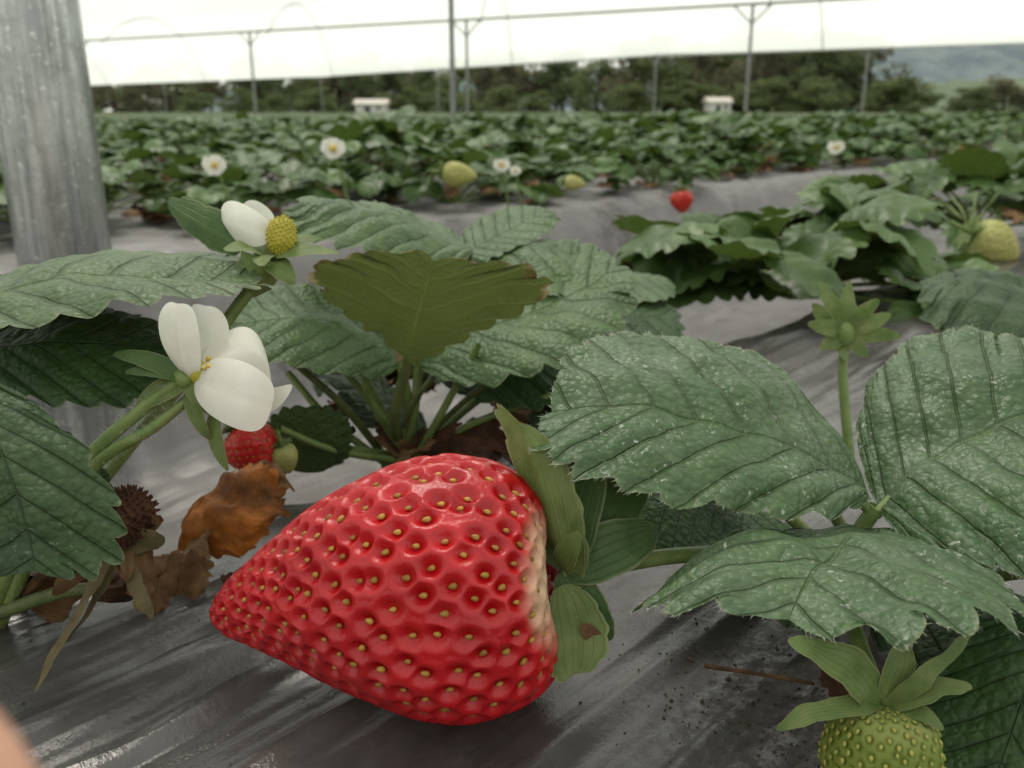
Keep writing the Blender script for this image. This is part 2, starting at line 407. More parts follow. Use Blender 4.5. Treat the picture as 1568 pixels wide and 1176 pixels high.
# ================================================================== GROUND
th=math.radians(48); dT=np.array([math.cos(th),math.sin(th)]); dN=np.array([-math.sin(th),math.cos(th)])
def bedz(n):
    def sm(x,a,b): 
        u=min(1,max(0,(x-a)/(b-a))); return u*u*(3-2*u)
    if n<34: z=-11*sm(n,15.5,25)
    elif n<112+4: z=-11*(1-sm(n,45,54)) if n<80 else -11*sm(n,111,120)
    else:
        k=(n-112)%94
        z=-11*sm(k,0,8) if k<20 else (-11*(1-sm(k,27,35)) if k<60 else 0)
    if n>112: z-=min(8,(n-112)*.012)
    return z
tvals=np.unique(np.round(np.concatenate([np.arange(-200,-10,10),np.arange(-10,-2,1.),np.arange(-2,32,.2),np.arange(32,110,1.5),np.arange(110,600,15),np.arange(600,3200,150)]),3))
nvals=[-60,-50]+list(np.arange(-40,-5,2))+list(np.arange(-5,27,.15))+list(np.arange(27,60,.6))+list(np.arange(60,112,4))
for k in range(0,16):
    b=112+94*k; nvals+= [b+q for q in (0,2,4,6,8,17,27,29,31,33,35,50,75)]
nvals=sorted(set(np.round(nvals,3)))
def wrinkle(t,n):
    z=0
    if -60<n<60 and -20<t<140:
        w1=noise.noise(Vector((t*.07,n*.9,3)))
        w2=1-abs(noise.noise(Vector((t*.08+n*.12,n*.8,9))))*2.2
        w3=noise.noise(Vector((t*.25,n*.25,20)))
        near=1 if n<20 else 1.8
        z+=near*(.06*w1+.12*max(0,w2)**4+.10*w3)
        if 14<n<56: z+=.55*noise.noise(Vector((t*.45,n*.10,40)))*(1 if n>17 else (n-14)/3)
        if t<10 and n<16:
            k=min(1,(10-t)/4)
            z+=k*.26*max(0,1-abs(noise.noise(Vector((t*.05+n*.02,n*.85+5,31))))*3.6)**2
            z+=k*.05*noise.noise(Vector((t*.08,n*3.0,61)))
    return z
V=[];UVg=[]
for t in tvals:
    for n in nvals:
        V.append((*(t*dT+n*dN),bedz(n)+wrinkle(t,n))); UVg.append((t,n))
W=len(nvals)
i,j=np.meshgrid(np.arange(len(tvals)-1),np.arange(W-1),indexing='ij'); q=(i*W+j).ravel()
F=np.stack([q,q+W,q+W+1,q+1],1)
m,nt,out=new_mat('mulch_film_grey')
uvn=N(nt,'ShaderNodeUVMap'); co=uvn.outputs[0]
def stretch(sx,sy,off=(0,0,0)):
    mp=N(nt,'ShaderNodeMapping'); nt.links.new(co,mp.inputs[0]); mp.inputs['Scale'].default_value=(sx,sy,1); mp.inputs['Location'].default_value=off; return mp.outputs[0]
s1=noise_(nt,stretch(.05,.55),1.0,3,.5,.25); s2=noise_(nt,stretch(.35,.5),1.0,4,.6); s3=noise_(nt,stretch(3,3),1.2,5,.75)
s4=noise_(nt,stretch(.16,.2),1.0,3,.6)
sepn=N(nt,'ShaderNodeSeparateXYZ'); nt.links.new(co,sepn.inputs[0])
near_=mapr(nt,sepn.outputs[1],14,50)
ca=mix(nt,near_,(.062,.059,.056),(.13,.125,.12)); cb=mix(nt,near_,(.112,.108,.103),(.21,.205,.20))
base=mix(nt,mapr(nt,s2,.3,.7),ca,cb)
dd=N(nt,'ShaderNodeVectorMath',operation='DISTANCE'); nt.links.new(stretch(1,1.2),dd.inputs[0]); dd.inputs[1].default_value=(11.3,5.2,0)
patch=mapr(nt,dd.outputs['Value'],.8,4.2,1,0)
dm=math_(nt,'MAXIMUM',mapr(nt,s4,.50,.68,0,.8),patch)
furrow_shade=math_(nt,'MULTIPLY',mapr(nt,sepn.outputs[1],15.2,17),mapr(nt,sepn.outputs[1],30,44,1,.15))  # furrow shade around the middle plant, painted into the film colour
dirt_shade=math_(nt,'MULTIPLY',dm,mapr(nt,s3,.40,.58))
dirt_shade=math_(nt,'MAXIMUM',dirt_shade,math_(nt,'MULTIPLY',furrow_shade,mapr(nt,s2,.30,.52)))  # real dirt patches plus the painted furrow shade
base=mix(nt,math_(nt,'MULTIPLY',dirt_shade,.88),base,(.038,.027,.019))
dust=mapr(nt,noise_(nt,stretch(9,9),1,3,.7),.64,.72)
base=mix(nt,math_(nt,'MULTIPLY',dust,.35),base,(.20,.185,.16))
film_=mapr(nt,noise_(nt,stretch(.9,1.3),1,5,.7),.50,.80,0,.40)
base=mix(nt,film_,base,(.15,.14,.125))
hh=math_(nt,'ADD',math_(nt,'MULTIPLY',s1,1.4),math_(nt,'MULTIPLY',s3,.06))
nr=bump(nt,hh,.8,.004)
rg=math_(nt,'ADD',.17,math_(nt,'MULTIPLY',dirt_shade,.5)); rg=math_(nt,'ADD',rg,math_(nt,'MULTIPLY',film_,.4)); rg=math_(nt,'ADD',rg,math_(nt,'MULTIPLY',near_,.25))
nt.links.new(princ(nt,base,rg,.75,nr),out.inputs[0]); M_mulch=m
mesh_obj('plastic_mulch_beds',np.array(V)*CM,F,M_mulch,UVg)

g=Geo(); S=300000
xs=np.concatenate([[-S,-60000,-20000],np.arange(-8000,8001,800),[20000,60000,S]]); 
VV=[(x,y,-26.0) for x in xs for y in xs]; nX=len(xs)
FF=[(a*nX+b,(a+1)*nX+b,(a+1)*nX+b+1,a*nX+b+1) for a in range(nX-1) for b in range(nX-1)]
m,nt,out=new_mat('ground_soil_grass'); co=objco(nt)
nz=noise_(nt,co,.8,6,.7); base=mix(nt,mapr(nt,nz,.35,.65),(.055,.085,.03),(.10,.12,.05))
nt.links.new(princ(nt,base,.9,.2,bump(nt,nz,.5,.05)),out.inputs[0])
g.add(VV,FF); g.build('ground',m)

ys=np.concatenate([np.arange(12,30,.22),np.arange(30,98,1.0)])
us=np.linspace(-1.1,1.1,300)
VV=[]
for y in ys:
    for u in us:
        x=u*y; tn=-.743*x+.669*y
        row=math.cos(tn*2*math.pi/.94)
        z=-.065+.03*row*max(0,1-y/40)+.06*noise.noise(Vector((x*2.2,y*2.2,0)))+.06*noise.noise(Vector((x*6,y*6,5)))-.10*max(0,(15-y))/3
        VV.append((x,y,z))
nU=len(us); FF=[(a*nU+b,a*nU+b+1,(a+1)*nU+b+1,(a+1)*nU+b) for a in range(len(ys)-1) for b in range(nU-1)]
m,nt,out=new_mat('crop_far'); co=objco(nt)
a1=noise_(nt,co,9,5,.75); a2=noise_(nt,co,1.1,3,.6)
base=mix(nt,mapr(nt,a1,.35,.65),(.035,.070,.020),(.14,.19,.07)); base=mix(nt,mapr(nt,a2,.5,.7,0,.4),base,(.10,.11,.045))
nt.links.new(princ(nt,base,.7,.3,bump(nt,a1,1,.1)),out.inputs[0])
mesh_obj('crop_field',VV,FF,m)

# ================================================================== HERO STRAWBERRY
E=empty('ripe_strawberry')
prof=[(0.05,0.0),(.025,.35),(.0,.75),(.008,1.15),(.05,1.50),(.13,1.77),(.25,1.90),(.37,1.86),(.49,1.67),(.60,1.42),(.70,1.13),(.80,.83),(.88,.60),(.945,.41),(.985,.22),(1.0,0)]
berry('fruit_body',(.62,11.5,2.08),(-4.66,12.14,1.17),prof,.41,[M_red,M_seed],E,nu=400,nv=480,depth=.10,bend=.22,sink=.84,seed=(.066,.044,.034))
cc=np.array([.72,11.55,2.25])
def sep(name,T,w,mat,par,B=cc,up=(-.6,-.6,.5),sag=.1,**kw):
    kw.setdefault('shape','sepal'); kw.setdefault('n',5); kw.setdefault('tooth',.03)
    return blade(name,auto(B,T,w,up,sag),mat,par,quilt=.04,res=5,nb=6,rough=.2,**kw)
blade('sepal_top',((.78,11.5,2.2),(.45,11.65,3.40),(.06,12.0,4.38),(-.02,12.2,3.70),(1.0,11.4,3.2)),M_sepal,E,n=5,tooth=.10,shape='petal',quilt=.05,res=6,nb=10,rough=.14)
blade('sepal_low',((.72,11.4,2.1),(.90,11.0,1.65),(.88,10.6,1.18),(.52,10.85,1.5),(1.32,11.0,1.75)),M_sepal,E,n=5,tooth=.10,shape='petal',quilt=.05,res=6,nb=10,rough=.18)
sep('sepal_back',(2.1,12.9,3.3),.5,M_sepalD,E,up=(0,-1,.6))
sep('sepal_right',(2.2,12.2,2.6),.45,M_sepalD,E,up=(0,-1,.6),sag=.2)
sep('sepal_down',(1.45,11.3,1.25),.34,M_sepalD,E,up=(0,-1,.3))
sep('sepal_up2',(1.35,12.7,4.0),.5,M_sepalD,E,up=(-.5,-1,.3))
sep('sepal_front',(.95,11.1,3.1),.22,M_sepal,E,up=(-.6,-1,.3))
sep('sepal_dry_tip',(1.35,10.9,1.35),.12,M_dry,E,B=(.95,11.0,1.7),up=(0,-1,.3),crumple=.05)
tube('stalk',[(.72,11.6,2.2),(1.5,11.8,2.2),(2.6,12.3,2.1),(4.2,13.4,1.5),(6.5,14.6,.2)],M_stem,E,.13,.12)

# ================================================================== RIGHT BIG LEAF
PR=empty('strawberry_plant')
hk=dict(res=10,nb=24,rnd=True,hair=2)
blade('leaflet_upper_left',((5.88,13.34,2.68),(3.15,12.9,4.05),(.62,12.83,4.28),(3.35,15.2,4.70),(2.4,11.3,3.50)),M_leafR,PR,quilt=.05,tooth=.085,cup=.14,rough=.12,seed=1,**hk)
blade('leaflet_right',((5.99,13.27,2.48),(7.75,13.7,3.70),(9.9,13.82,4.1),(7.7,16.5,4.20),(7.6,11.0,2.75)),M_leafR,PR,quilt=.05,tooth=.085,cup=.14,rough=.13,seed=2,**hk)
blade('leaflet_front',((5.91,13.01,2.31),(4.55,11.25,2.80),(3.45,9.75,2.72),(2.50,11.35,2.50),(6.2,10.0,2.92)),M_leafR9,PR,n=9,quilt=.06,tooth=.14,cup=.10,rough=.15,seed=3,curl=.08,**hk)
tube('petiole',[(5.93,13.2,2.5),(5.7,13.3,1.9),(5.6,13.6,1.0),(6.6,14.6,-.3)],M_stem,PR,.13,.15)
tube('petiolule_1',[(5.93,13.2,2.35),(5.6,13.3,2.62)],M_stem,PR,.09)
tube('petiolule_2',[(5.93,13.2,2.35),(6.2,13.3,2.6)],M_stem,PR,.09)
for k,(a,b) in enumerate([((9.2,12.4,2.6),(7.3,14.5,0)),((8.4,11.6,2.2),(7.0,13.8,0)),((9.8,13.6,1.8),(7.2,14.2,0)),((4.6,16.5,3.0),(6.9,15.0,0)),((3.2,15.2,2.5),(6.6,14.9,0)),((10,11,1.6),(7.4,13.6,0)),((5.0,12.0,1.3),(6.8,14.2,.2))]):
    a=np.array(a);b=np.array(b); tube('stalk_%d'%k,[a,(a+b)/2+[0,0,.4],b],M_stemD if k%2 else M_stem,PR,.10,.13)
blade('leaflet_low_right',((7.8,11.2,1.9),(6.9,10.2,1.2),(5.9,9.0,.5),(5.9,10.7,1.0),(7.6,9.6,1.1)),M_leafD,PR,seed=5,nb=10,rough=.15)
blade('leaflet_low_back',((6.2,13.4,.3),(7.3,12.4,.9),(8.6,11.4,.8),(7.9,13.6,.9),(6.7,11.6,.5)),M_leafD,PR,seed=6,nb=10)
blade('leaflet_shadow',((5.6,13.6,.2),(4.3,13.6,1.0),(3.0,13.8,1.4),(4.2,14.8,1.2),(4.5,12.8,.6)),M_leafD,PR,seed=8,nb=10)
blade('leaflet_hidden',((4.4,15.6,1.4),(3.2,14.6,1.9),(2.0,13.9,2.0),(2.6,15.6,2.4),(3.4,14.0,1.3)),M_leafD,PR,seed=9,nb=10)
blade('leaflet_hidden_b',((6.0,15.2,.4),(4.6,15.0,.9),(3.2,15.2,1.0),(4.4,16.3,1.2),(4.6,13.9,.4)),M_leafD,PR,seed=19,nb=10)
blade('dry_scrap',((4.9,11.8,.6),(5.2,11.3,.6),(5.4,10.8,.2),(4.8,11.2,.3),(5.6,11.4,.5)),M_drydark,PR,seed=9,nb=5,rough=.3,crumple=.1)
tube('dry_runner',[(3.1,12.3,.12),(3.8,12.0,.2),(4.7,11.8,.15)],M_dry,PR,.035,.03)
U=empty('unripe_strawberry')
pg=[(0,0),(0,.3),(.05,.52),(.2,.66),(.42,.72),(.62,.62),(.8,.42),(.93,.2),(1,0)]
berry('fruit_body',(4.62,9.35,1.58),(4.58,8.85,-.1),pg,.17,[M_grn,M_seedg],U,nu=170,nv=200,depth=.035,seed=(.040,.026,.02),sink=-.1)
uc=np.array([4.62,9.38,1.60])
for nm,T,w,upv in [('a',(3.45,9.55,2.45),.24,(0,-1,.8)),('b',(3.3,9.2,1.35),.17,(0,-.6,1)),('c',(4.85,9.7,2.5),.2,(0,-1,.3)),('d',(5.6,9.5,2.62),.12,(0,-1,.5)),('e',(5.6,9.2,1.95),.17,(0,-.6,1)),('g',(5.2,8.9,1.6),.15,(0,-.5,1)),('h',(3.95,9.0,1.1),.15,(-.5,-.5,.6))]:
    sep('sepal_'+nm,T,w,M_sepal,U,B=uc,up=upv,sag=.2,crumple=.09,seed=ord(nm))
tube('stalk',[(4.62,9.4,1.6),(4.5,10.1,2.1),(4.9,11.8,1.9),(6.6,14.3,.2)],M_stem,U,.10,.12)

K=empty('strawberry_calyx')
kc=np.array([8.23,21.4,3.45])
for k in range(10):
    a=k/10*2*math.pi+.2+random.uniform(-.12,.12); l=random.uniform(.85,1.35)
    sep('sepal_%d'%k,kc+np.array([math.cos(a)*l,-.1+.25*math.sin(a)+random.uniform(-.3,.3),math.sin(a)*l*.85+.3]),.24,M_sepal,K,B=kc,up=(0,-1,.2),sag=random.uniform(-.15,.12),seed=k,crumple=.05)
g=Geo(); g.add(*ball_geo(kc-[0,0,.1],.28,.28,.34)); g.build('hypanthium',M_stem,K)
tube('stalk',[kc,kc+[.05,-.2,-1.3],kc+[.3,-.8,-3.6]],M_stem,K,.10,.13)

# ================================================================== LEFT FLOWER
FL=empty('strawberry_flower')
P3=dict(n=3,tooth=.0,quilt=.0,shape='petal',res=10,nb=10,rough=.16)
blade('petal_1',((-4.99,13.40,4.61),(-4.31,12.85,4.57),(-3.70,12.9,4.30),(-4.22,13.25,4.95),(-4.36,12.63,4.12)),M_petal,FL,seed=1,cup=.15,**P3)
blade('petal_2',((-4.89,13.46,4.81),(-4.17,13.54,5.03),(-3.86,13.6,4.50),(-4.34,14.03,5.30),(-4.40,13.3,4.80)),M_petal,FL,seed=2,cup=.1,**P3)
blade('petal_3',((-5.07,13.4,4.61),(-5.10,13.05,5.25),(-5.12,13.3,5.84),(-5.40,13.2,5.30),(-4.78,13.15,5.23)),M_petal,FL,seed=3,cup=.15,**P3)
blade('petal_4',((-4.94,13.7,4.8),(-4.80,13.7,5.23),(-4.87,13.8,5.70),(-5.13,13.8,5.31),(-4.50,13.7,5.23)),M_petal,FL,seed=4,**P3)
blade('petal_5',((-4.3,13.6,4.25),(-3.80,13.31,4.29),(-3.44,13.28,4.53),(-3.83,13.37,4.51),(-3.83,13.24,4.07)),M_petal,FL,seed=5,n=3,tooth=0,quilt=0,shape='sepal',res=8,nb=8,rough=.1)
g=Geo(); g.add(*ball_geo((-4.95,13.5,4.68),.2),mi=1)
for k in range(26):
    a=random.uniform(0,6.28); r=random.uniform(.1,.26)
    p=np.array([-4.82+.10*random.random(),13.42+math.cos(a)*r*.6,4.72+math.sin(a)*r])
    g.add(*tube_geo([(-4.95,13.5,4.68),p],.012,seg=5,sub=2),mi=0); g.add(*ball_geo(p,.035,nu=6,nv=4),mi=0)
g.build('stamens',[M_stamen,M_recept],FL)
fb=np.array([-5.15,13.45,4.62])
sep('sepal_1',(-6.25,13.43,5.02),.2,M_sepalD,FL,B=fb,up=(0,-.6,1))
sep('sepal_1b',(-6.0,13.2,4.78),.16,M_sepalD,FL,B=fb,up=(0,-.6,1))
sep('sepal_2',(-4.49,12.99,3.22),.17,M_sepal,FL,B=(-4.73,13.3,4.10),up=(-.3,-1,0))
sep('sepal_3',(-4.74,13.1,3.70),.18,M_sepal,FL,B=(-5.1,13.34,4.5),up=(-.3,-1,0))
sep('sepal_4',(-5.95,13.29,4.15),.22,M_sepal,FL,B=fb,up=(0,-1,.6))
sep('sepal_5',(-4.6,13.2,4.05),.2,M_sepal,FL,B=fb,up=(0,-1,.6))
g=Geo(); g.add(*ball_geo((-5.2,13.45,4.6),.18)); g.build('hypanthium',M_stem,FL)
tube('stalk',[(-5.25,13.42,4.58),(-5.9,13.25,4.1),(-6.54,13.09,3.57),(-7.6,12.9,2.5),(-9.2,13.6,0)],M_stem,FL,.10,.13,hair=500)
tube('stalk_2',[(-5.0,13.5,4.4),(-5.7,13.2,3.85),(-6.45,13.0,3.42),(-7.4,12.9,2.4),(-9.0,13.6,0)],M_stem,FL,.08,.12,hair=500)

F2=empty('strawberry_flower')
blade('petal_1',((-4.62,17.11,6.40),(-5.08,16.85,6.56),(-5.60,17.18,6.66),(-5.10,17.24,6.95),(-4.95,16.85,6.20)),M_petal,F2,cup=.2,seed=8,**P3)
blade('petal_2',((-4.62,17.2,6.35),(-4.9,17.3,6.62),(-5.25,17.4,6.85),(-4.7,17.4,6.85),(-5.1,17.2,6.5)),M_petal,F2,cup=.2,**P3)
berry('receptacle',(-4.46,17.05,6.0),(-4.36,17.1,6.75),[(0,0),(.05,.15),(.3,.26),(.6,.25),(.85,.18),(1,0)],.09,[M_recept,M_recept],F2,nu=70,nv=70,depth=.025,seed=(.022,.022,.03),raised=True,up=(0,1,0))
b2=np.array([-4.72,16.95,5.95])
g=Geo(); g.add(*tube_geo([(-5.05,16.75,5.3),(-4.9,16.85,5.55)],.13,.33,seg=16,sub=4)); g.add(*tube_geo([(-4.9,16.85,5.55),(-4.75,16.95,5.95)],.33,.45,seg=16,sub=4)); g.build('hypanthium',M_stem,F2)
blade('sepal_leaf',((-5.2,17.0,6.15),(-5.95,16.95,6.58),(-6.6,17.27,6.97),(-5.85,17.3,6.95),(-5.95,16.9,6.25)),M_sepalD,F2,n=4,tooth=.12,quilt=.05,shape='sepal',nb=8,rough=.15)
for nm,T,w in [('b',(-3.3,16.9,6.05),.24),('c',(-3.7,17.4,6.3),.22),('d',(-4.1,16.4,5.55),.3),('e',(-5.3,16.3,6.2),.26),('e2',(-5.25,16.4,5.55),.26),('f',(-5.0,17.5,6.3),.22),('g',(-4.1,17.3,6.15),.25),('h',(-4.6,16.2,5.9),.25)]:
    sep('sepal_'+nm,T,w,M_sepal if nm!='g' else M_sepalD,F2,B=b2,up=(0,-.5,1),sag=.12,crumple=.05)
tube('stalk',[(-4.95,16.8,5.45),(-5.3,16.5,5.0),(-6.0,15.9,4.0),(-7.5,15,2.2),(-9.1,14,0)],M_stem,F2,.12,.13)

# ================================================================== LEFT FOREGROUND PLANT
PL=empty('strawberry_plant')
blade('leaflet_top',((-9.63,13.9,5.4),(-7.09,14.8,5.95),(-4.56,15.6,5.75),(-8.0,17.6,5.85),(-6.5,13.3,5.65)),M_leafL,PL,res=9,nb=18,seed=11,cup=.1,rough=.10,quilt=.04)
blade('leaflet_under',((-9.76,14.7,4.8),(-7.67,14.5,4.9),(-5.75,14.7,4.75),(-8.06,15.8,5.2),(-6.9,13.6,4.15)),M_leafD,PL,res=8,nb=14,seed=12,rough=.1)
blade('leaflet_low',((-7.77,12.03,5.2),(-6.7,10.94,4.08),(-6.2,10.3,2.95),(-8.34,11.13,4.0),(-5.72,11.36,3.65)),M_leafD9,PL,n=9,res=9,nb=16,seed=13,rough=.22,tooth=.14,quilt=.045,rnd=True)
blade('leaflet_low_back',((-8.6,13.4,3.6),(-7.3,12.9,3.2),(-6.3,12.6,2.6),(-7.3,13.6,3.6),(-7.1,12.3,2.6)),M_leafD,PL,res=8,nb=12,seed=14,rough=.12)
for k,(a,b) in enumerate([((-9.6,13.65,5.4),(-9.6,14,0)),((-7.8,12.1,5.2),(-9.3,13.5,0)),((-9.7,14.5,4.9),(-9.7,14.2,0)),((-6.6,12.7,1.3),(-9.1,13.4,.3))]):
    a=np.array(a);b=np.array(b); tube('petiole_%d'%k,[a,(a+b)/2+[.3,0,.2],b],M_stemD,PL,.10,.13)
for k in range(5):
    x=-8.5+k*.8; blade('dry_leaf_%d'%k,auto((x,13.5+random.random()*1.5,.2),(x+random.uniform(-1,1),13+random.random()*2,random.uniform(.4,1.2)),.6,(0,-.3,1)),M_dry if k%2 else M_drydark,PL,crumple=.25,nb=6,res=4,seed=k+40)
DF=empty('dried_strawberry')
berry('core',(-6.35,13.15,1.95),(-6.1,13.05,2.85),[(0,0),(.05,.25),(.3,.42),(.6,.40),(.85,.26),(1,0)],.12,[M_drydark,M_drydark],DF,nu=80,nv=90,depth=.05,seed=(.025,.025,.07),raised=True)
db=np.array([-6.4,13.0,1.95])
for nm,T,w,mt in [('a',(-7.07,11.15,.45),.14,M_drylt),('b',(-6.75,11.8,1.0),.15,M_drylt),('c',(-5.43,11.7,1.35),.15,M_drylt),('d',(-5.5,12.7,2.1),.25,M_drylt),('e',(-5.6,12.9,2.4),.2,M_dry),('f',(-7.2,12.4,2.2),.3,M_dry),('g',(-6.0,12.4,1.6),.25,M_dry),('h',(-7.3,12.5,1.3),.2,M_dry),('i',(-5.7,12.6,1.7),.3,M_dry)]:
    sep('dry_sepal_'+nm,T,w,mt,DF,B=db,up=(random.uniform(-.6,.6),-1,.3),sag=random.uniform(-.1,.15),crumple=.08)
tube('stalk',[db,(-7.4,13.2,1.6),(-8.9,13.6,.2)],M_dry,DF,.09)
DL=empty('dead_leaf')
blade('blade_a',((-6.4,15.5,.6),(-5.6,15.3,1.1),(-4.65,15.9,1.6),(-5.75,15.9,1.8),(-5.15,15.2,.75)),M_orange,DL,rough=.3,tooth=.12,quilt=.05,seed=4,curl=.3,crumple=.20,res=8)
blade('blade_b',((-6.9,14.9,.3),(-6.2,14.6,.65),(-5.6,14.8,.8),(-6.3,15.3,.95),(-6.0,14.3,.3)),M_dry,DL,rough=.4,tooth=.1,seed=6,curl=.3,crumple=.2)
blade('blade_c',((-6.2,15.9,.95),(-5.5,16.0,1.65),(-4.5,16.2,1.75),(-5.6,16.4,1.85),(-5.3,15.8,1.4)),M_dry,DL,rough=.3,tooth=.1,seed=7,curl=.3,crumple=.2)

# ================================================================== MIDDLE PLANT
PM=empty('strawberry_plant')
kw=dict(res=8,nb=14)
blade('leaflet_c1',((-2.46,20.23,2.95),(-2.09,19.35,4.40),(-1.62,18.5,5.70),(-4.45,19.2,4.62),(.62,19.4,4.30)),M_leafB,PM,seed=21,rough=.16,tooth=.08,shape='wedge',**kw)
blade('leaflet_c2',((-2.33,21.19,2.69),(.27,22.04,3.75),(2.84,23.87,4.5),(-.46,25.6,4.3),(1.15,19.9,3.0)),M_leafM,PM,seed=22,quilt=.05,cup=.08,rough=.08,**kw)
blade('leaflet_c3',((-2.82,21.19,2.69),(-4.7,20.48,3.78),(-6.6,20.0,3.9),(-4.8,18.9,3.2),(-5.26,23.0,4.19)),M_leafM,PM,seed=23,rough=.1,**kw)
blade('leaflet_c4',((-1.18,25,4.78),(-3.25,24.28,5.85),(-5.4,22.9,6.4),(-3.4,21.7,5.2),(-3.26,27.2,5.7)),M_leafM,PM,seed=24,quilt=.06,tooth=.13,rough=.1,**kw)
blade('leaflet_c5',((-1.18,25,4.6),(.85,25.2,5.0),(3.0,25.6,4.2),(.95,28.0,4.75),(.9,22.8,4.0)),M_leafM,PM,seed=25,quilt=.05,cup=.1,rough=.1,**kw)
blade('leaflet_c6',((-1.3,25,4.7),(-.2,26.4,5.3),(1.2,28.0,5.65),(-.9,27.7,5.45),(.3,25.3,5.0)),M_leafM,PM,seed=26,tooth=.13,rough=.1,**kw)
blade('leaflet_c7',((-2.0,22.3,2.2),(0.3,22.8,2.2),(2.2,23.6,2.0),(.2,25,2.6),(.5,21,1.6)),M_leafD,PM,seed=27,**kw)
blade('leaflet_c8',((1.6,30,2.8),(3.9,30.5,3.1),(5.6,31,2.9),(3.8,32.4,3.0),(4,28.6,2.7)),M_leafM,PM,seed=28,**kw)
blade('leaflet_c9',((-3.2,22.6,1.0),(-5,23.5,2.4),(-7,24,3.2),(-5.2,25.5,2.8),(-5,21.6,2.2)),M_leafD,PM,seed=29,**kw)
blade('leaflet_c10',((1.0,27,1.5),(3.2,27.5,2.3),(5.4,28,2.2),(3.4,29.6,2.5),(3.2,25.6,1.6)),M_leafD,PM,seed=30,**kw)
crown=np.array([-3.0,21.8,-.2])
ends=[((-2.46,20.3,3.0),.15),((-2.33,21.2,2.7),.12),((-2.8,21.2,2.7),.12),((-1.2,25,4.7),.13),((1.2,21.5,1.8),.1),((1.6,23,2.6),.1),((-5.2,20.6,2.8),.1),((-5.8,22,2.2),.1),((-.8,20.6,3.3),.1),((.6,20.8,3.2),.08),((-4.4,21,2.9),.1),((3,30,2.8),.1),((-1.6,20.9,2.8),.09),((-3.6,20.6,3.2),.09),((-4.8,22.2,3.4),.1),((1.8,20.8,.9),.09),((-5.3,19.0,1.75),.09),((-6.6,20.5,.9),.09)]
for k,(a,r) in enumerate(ends):
    a=np.array(a); mid=(a+crown)/2+np.array([random.uniform(-.3,.3),-.3,random.uniform(-.1,.5)])
    tube('petiole_%d'%k,[a,mid,crown+np.array([random.uniform(-.5,.5),random.uniform(-.4,.4),0])],M_stem if k%3 else M_stemD,PM,r*.85,r*1.1)
for k in range(14):
    a=random.uniform(0,6.28); sep('bract_%d'%k,crown+np.array([math.cos(a)*1.2+.6,-.4+math.sin(a)*.4,.4+random.random()*.9]),.2,M_drydark if k%2 else M_dry,PM,B=crown+[.5,-.4,.3],up=(0,-1,.5),crumple=.1)
for k in range(16):
    x=-2.5+random.uniform(-4.5,5); y=23+random.uniform(-3,5)
    mt=[M_drydark,M_dry,M_leafD,M_leafD][k%4]
    blade('low_leaf_%d'%k,auto((x,y,.2-.3*(y>22)),(x+random.uniform(-2.4,2.4),y+random.uniform(-1,1),random.uniform(.3,2.0)),1.0,(0,-.3,1)),mt,PM,crumple=.3 if k%4<2 else .05,nb=6,res=4,seed=k)
def small_berry(name,c,r,l,mats,ax=(0.2,-.2,-1),calyx=True,nu=70):
    E=empty(name); c=np.array(c,float); ax=np.array(ax,float); ax/=np.linalg.norm(ax)
    top=c-ax*l*.5
    pf=[(0,0),(.0,.4*r),(.06,.75*r),(.22,.98*r),(.42,1.0*r),(.62,.82*r),(.8,.55*r),(.93,.27*r),(1,0)]
    berry('fruit_body',top,c+ax*l*.5,pf,r*.30,mats,E,nu=nu,nv=nu,depth=.05*r,seed=(.05*r,.035*r,.03*r),up=(0.1,1,.2),sink=0)
    if calyx:
        for k in range(7):
            a=k/7*6.283; p=np.cross(ax,[.3,.2,.5]); p/=np.linalg.norm(p); q=np.cross(ax,p)
            d=p*math.cos(a)+q*math.sin(a)
            sep('sepal_%d'%k,top+d*r*1.0-ax*.25*r,.28*r,M_sepal,E,B=top,up=-ax,sag=.1)
        tube('stalk',[top,top-ax*r*1.2],M_stem,E,.08*r+.03)
    return E
small_berry('ripe_strawberry',(-5.75,18.7,1.30),.60,1.4,[M_red2,M_seed],(.5,-.1,-.5))
small_berry('ripe_strawberry',(-4.75,21.6,.75),.25,.6,[M_red2,M_seed],(.9,-.2,.2),False)
small_berry('unripe_strawberry',(-5.1,18.6,1.15),.3,.7,[M_yel,M_seedg],(.2,0,-1))
small_berry('unripe_strawberry',(0.0,23.6,1.9),.95,2.2,[M_grn,M_seedg],(.1,-.1,-1))
small_berry('ripe_strawberry',(16.4,87,.2),1.1,2.1,[M_red2,M_seed],(.1,-.3,-1))
small_berry('unripe_strawberry',(-4.3,75.9,3.6),1.0,2.9,[M_yel,M_seedg],(.9,-.2,-.1))
small_berry('unripe_strawberry',(5.9,85,2.2),.7,2.0,[M_yel,M_seedg],(.9,-.2,-.1))
small_berry('unripe_strawberry',(29.5,54.2,.8),1.35,3.2,[M_yel,M_seedg],(.8,-.1,-.4))
small_berry('ripe_strawberry',(58,118,3.0),1.0,2.2,[M_red2,M_seed],(.5,-.1,-.5))

PE=empty('strawberry_plant')
blade('leaflet_1',((19.1,29.25,1.69),(16.4,29.1,3.1),(14.0,29.7,3.1),(14.9,25.6,1.6),(18.2,32.4,2.9)),M_leafD9,PE,n=9,seed=31,rough=.12,**kw)
blade('leaflet_2',((19.1,29.25,1.69),(20,27,3.0),(20.4,25,3.0),(18,26.5,2.8),(22.4,27.4,2.8)),M_leafM,PE,seed=32,**kw)
tube('petiole',[(19.1,29.25,1.7),(19.6,30,1.0),(20,31,0)],M_stem,PE,.12)

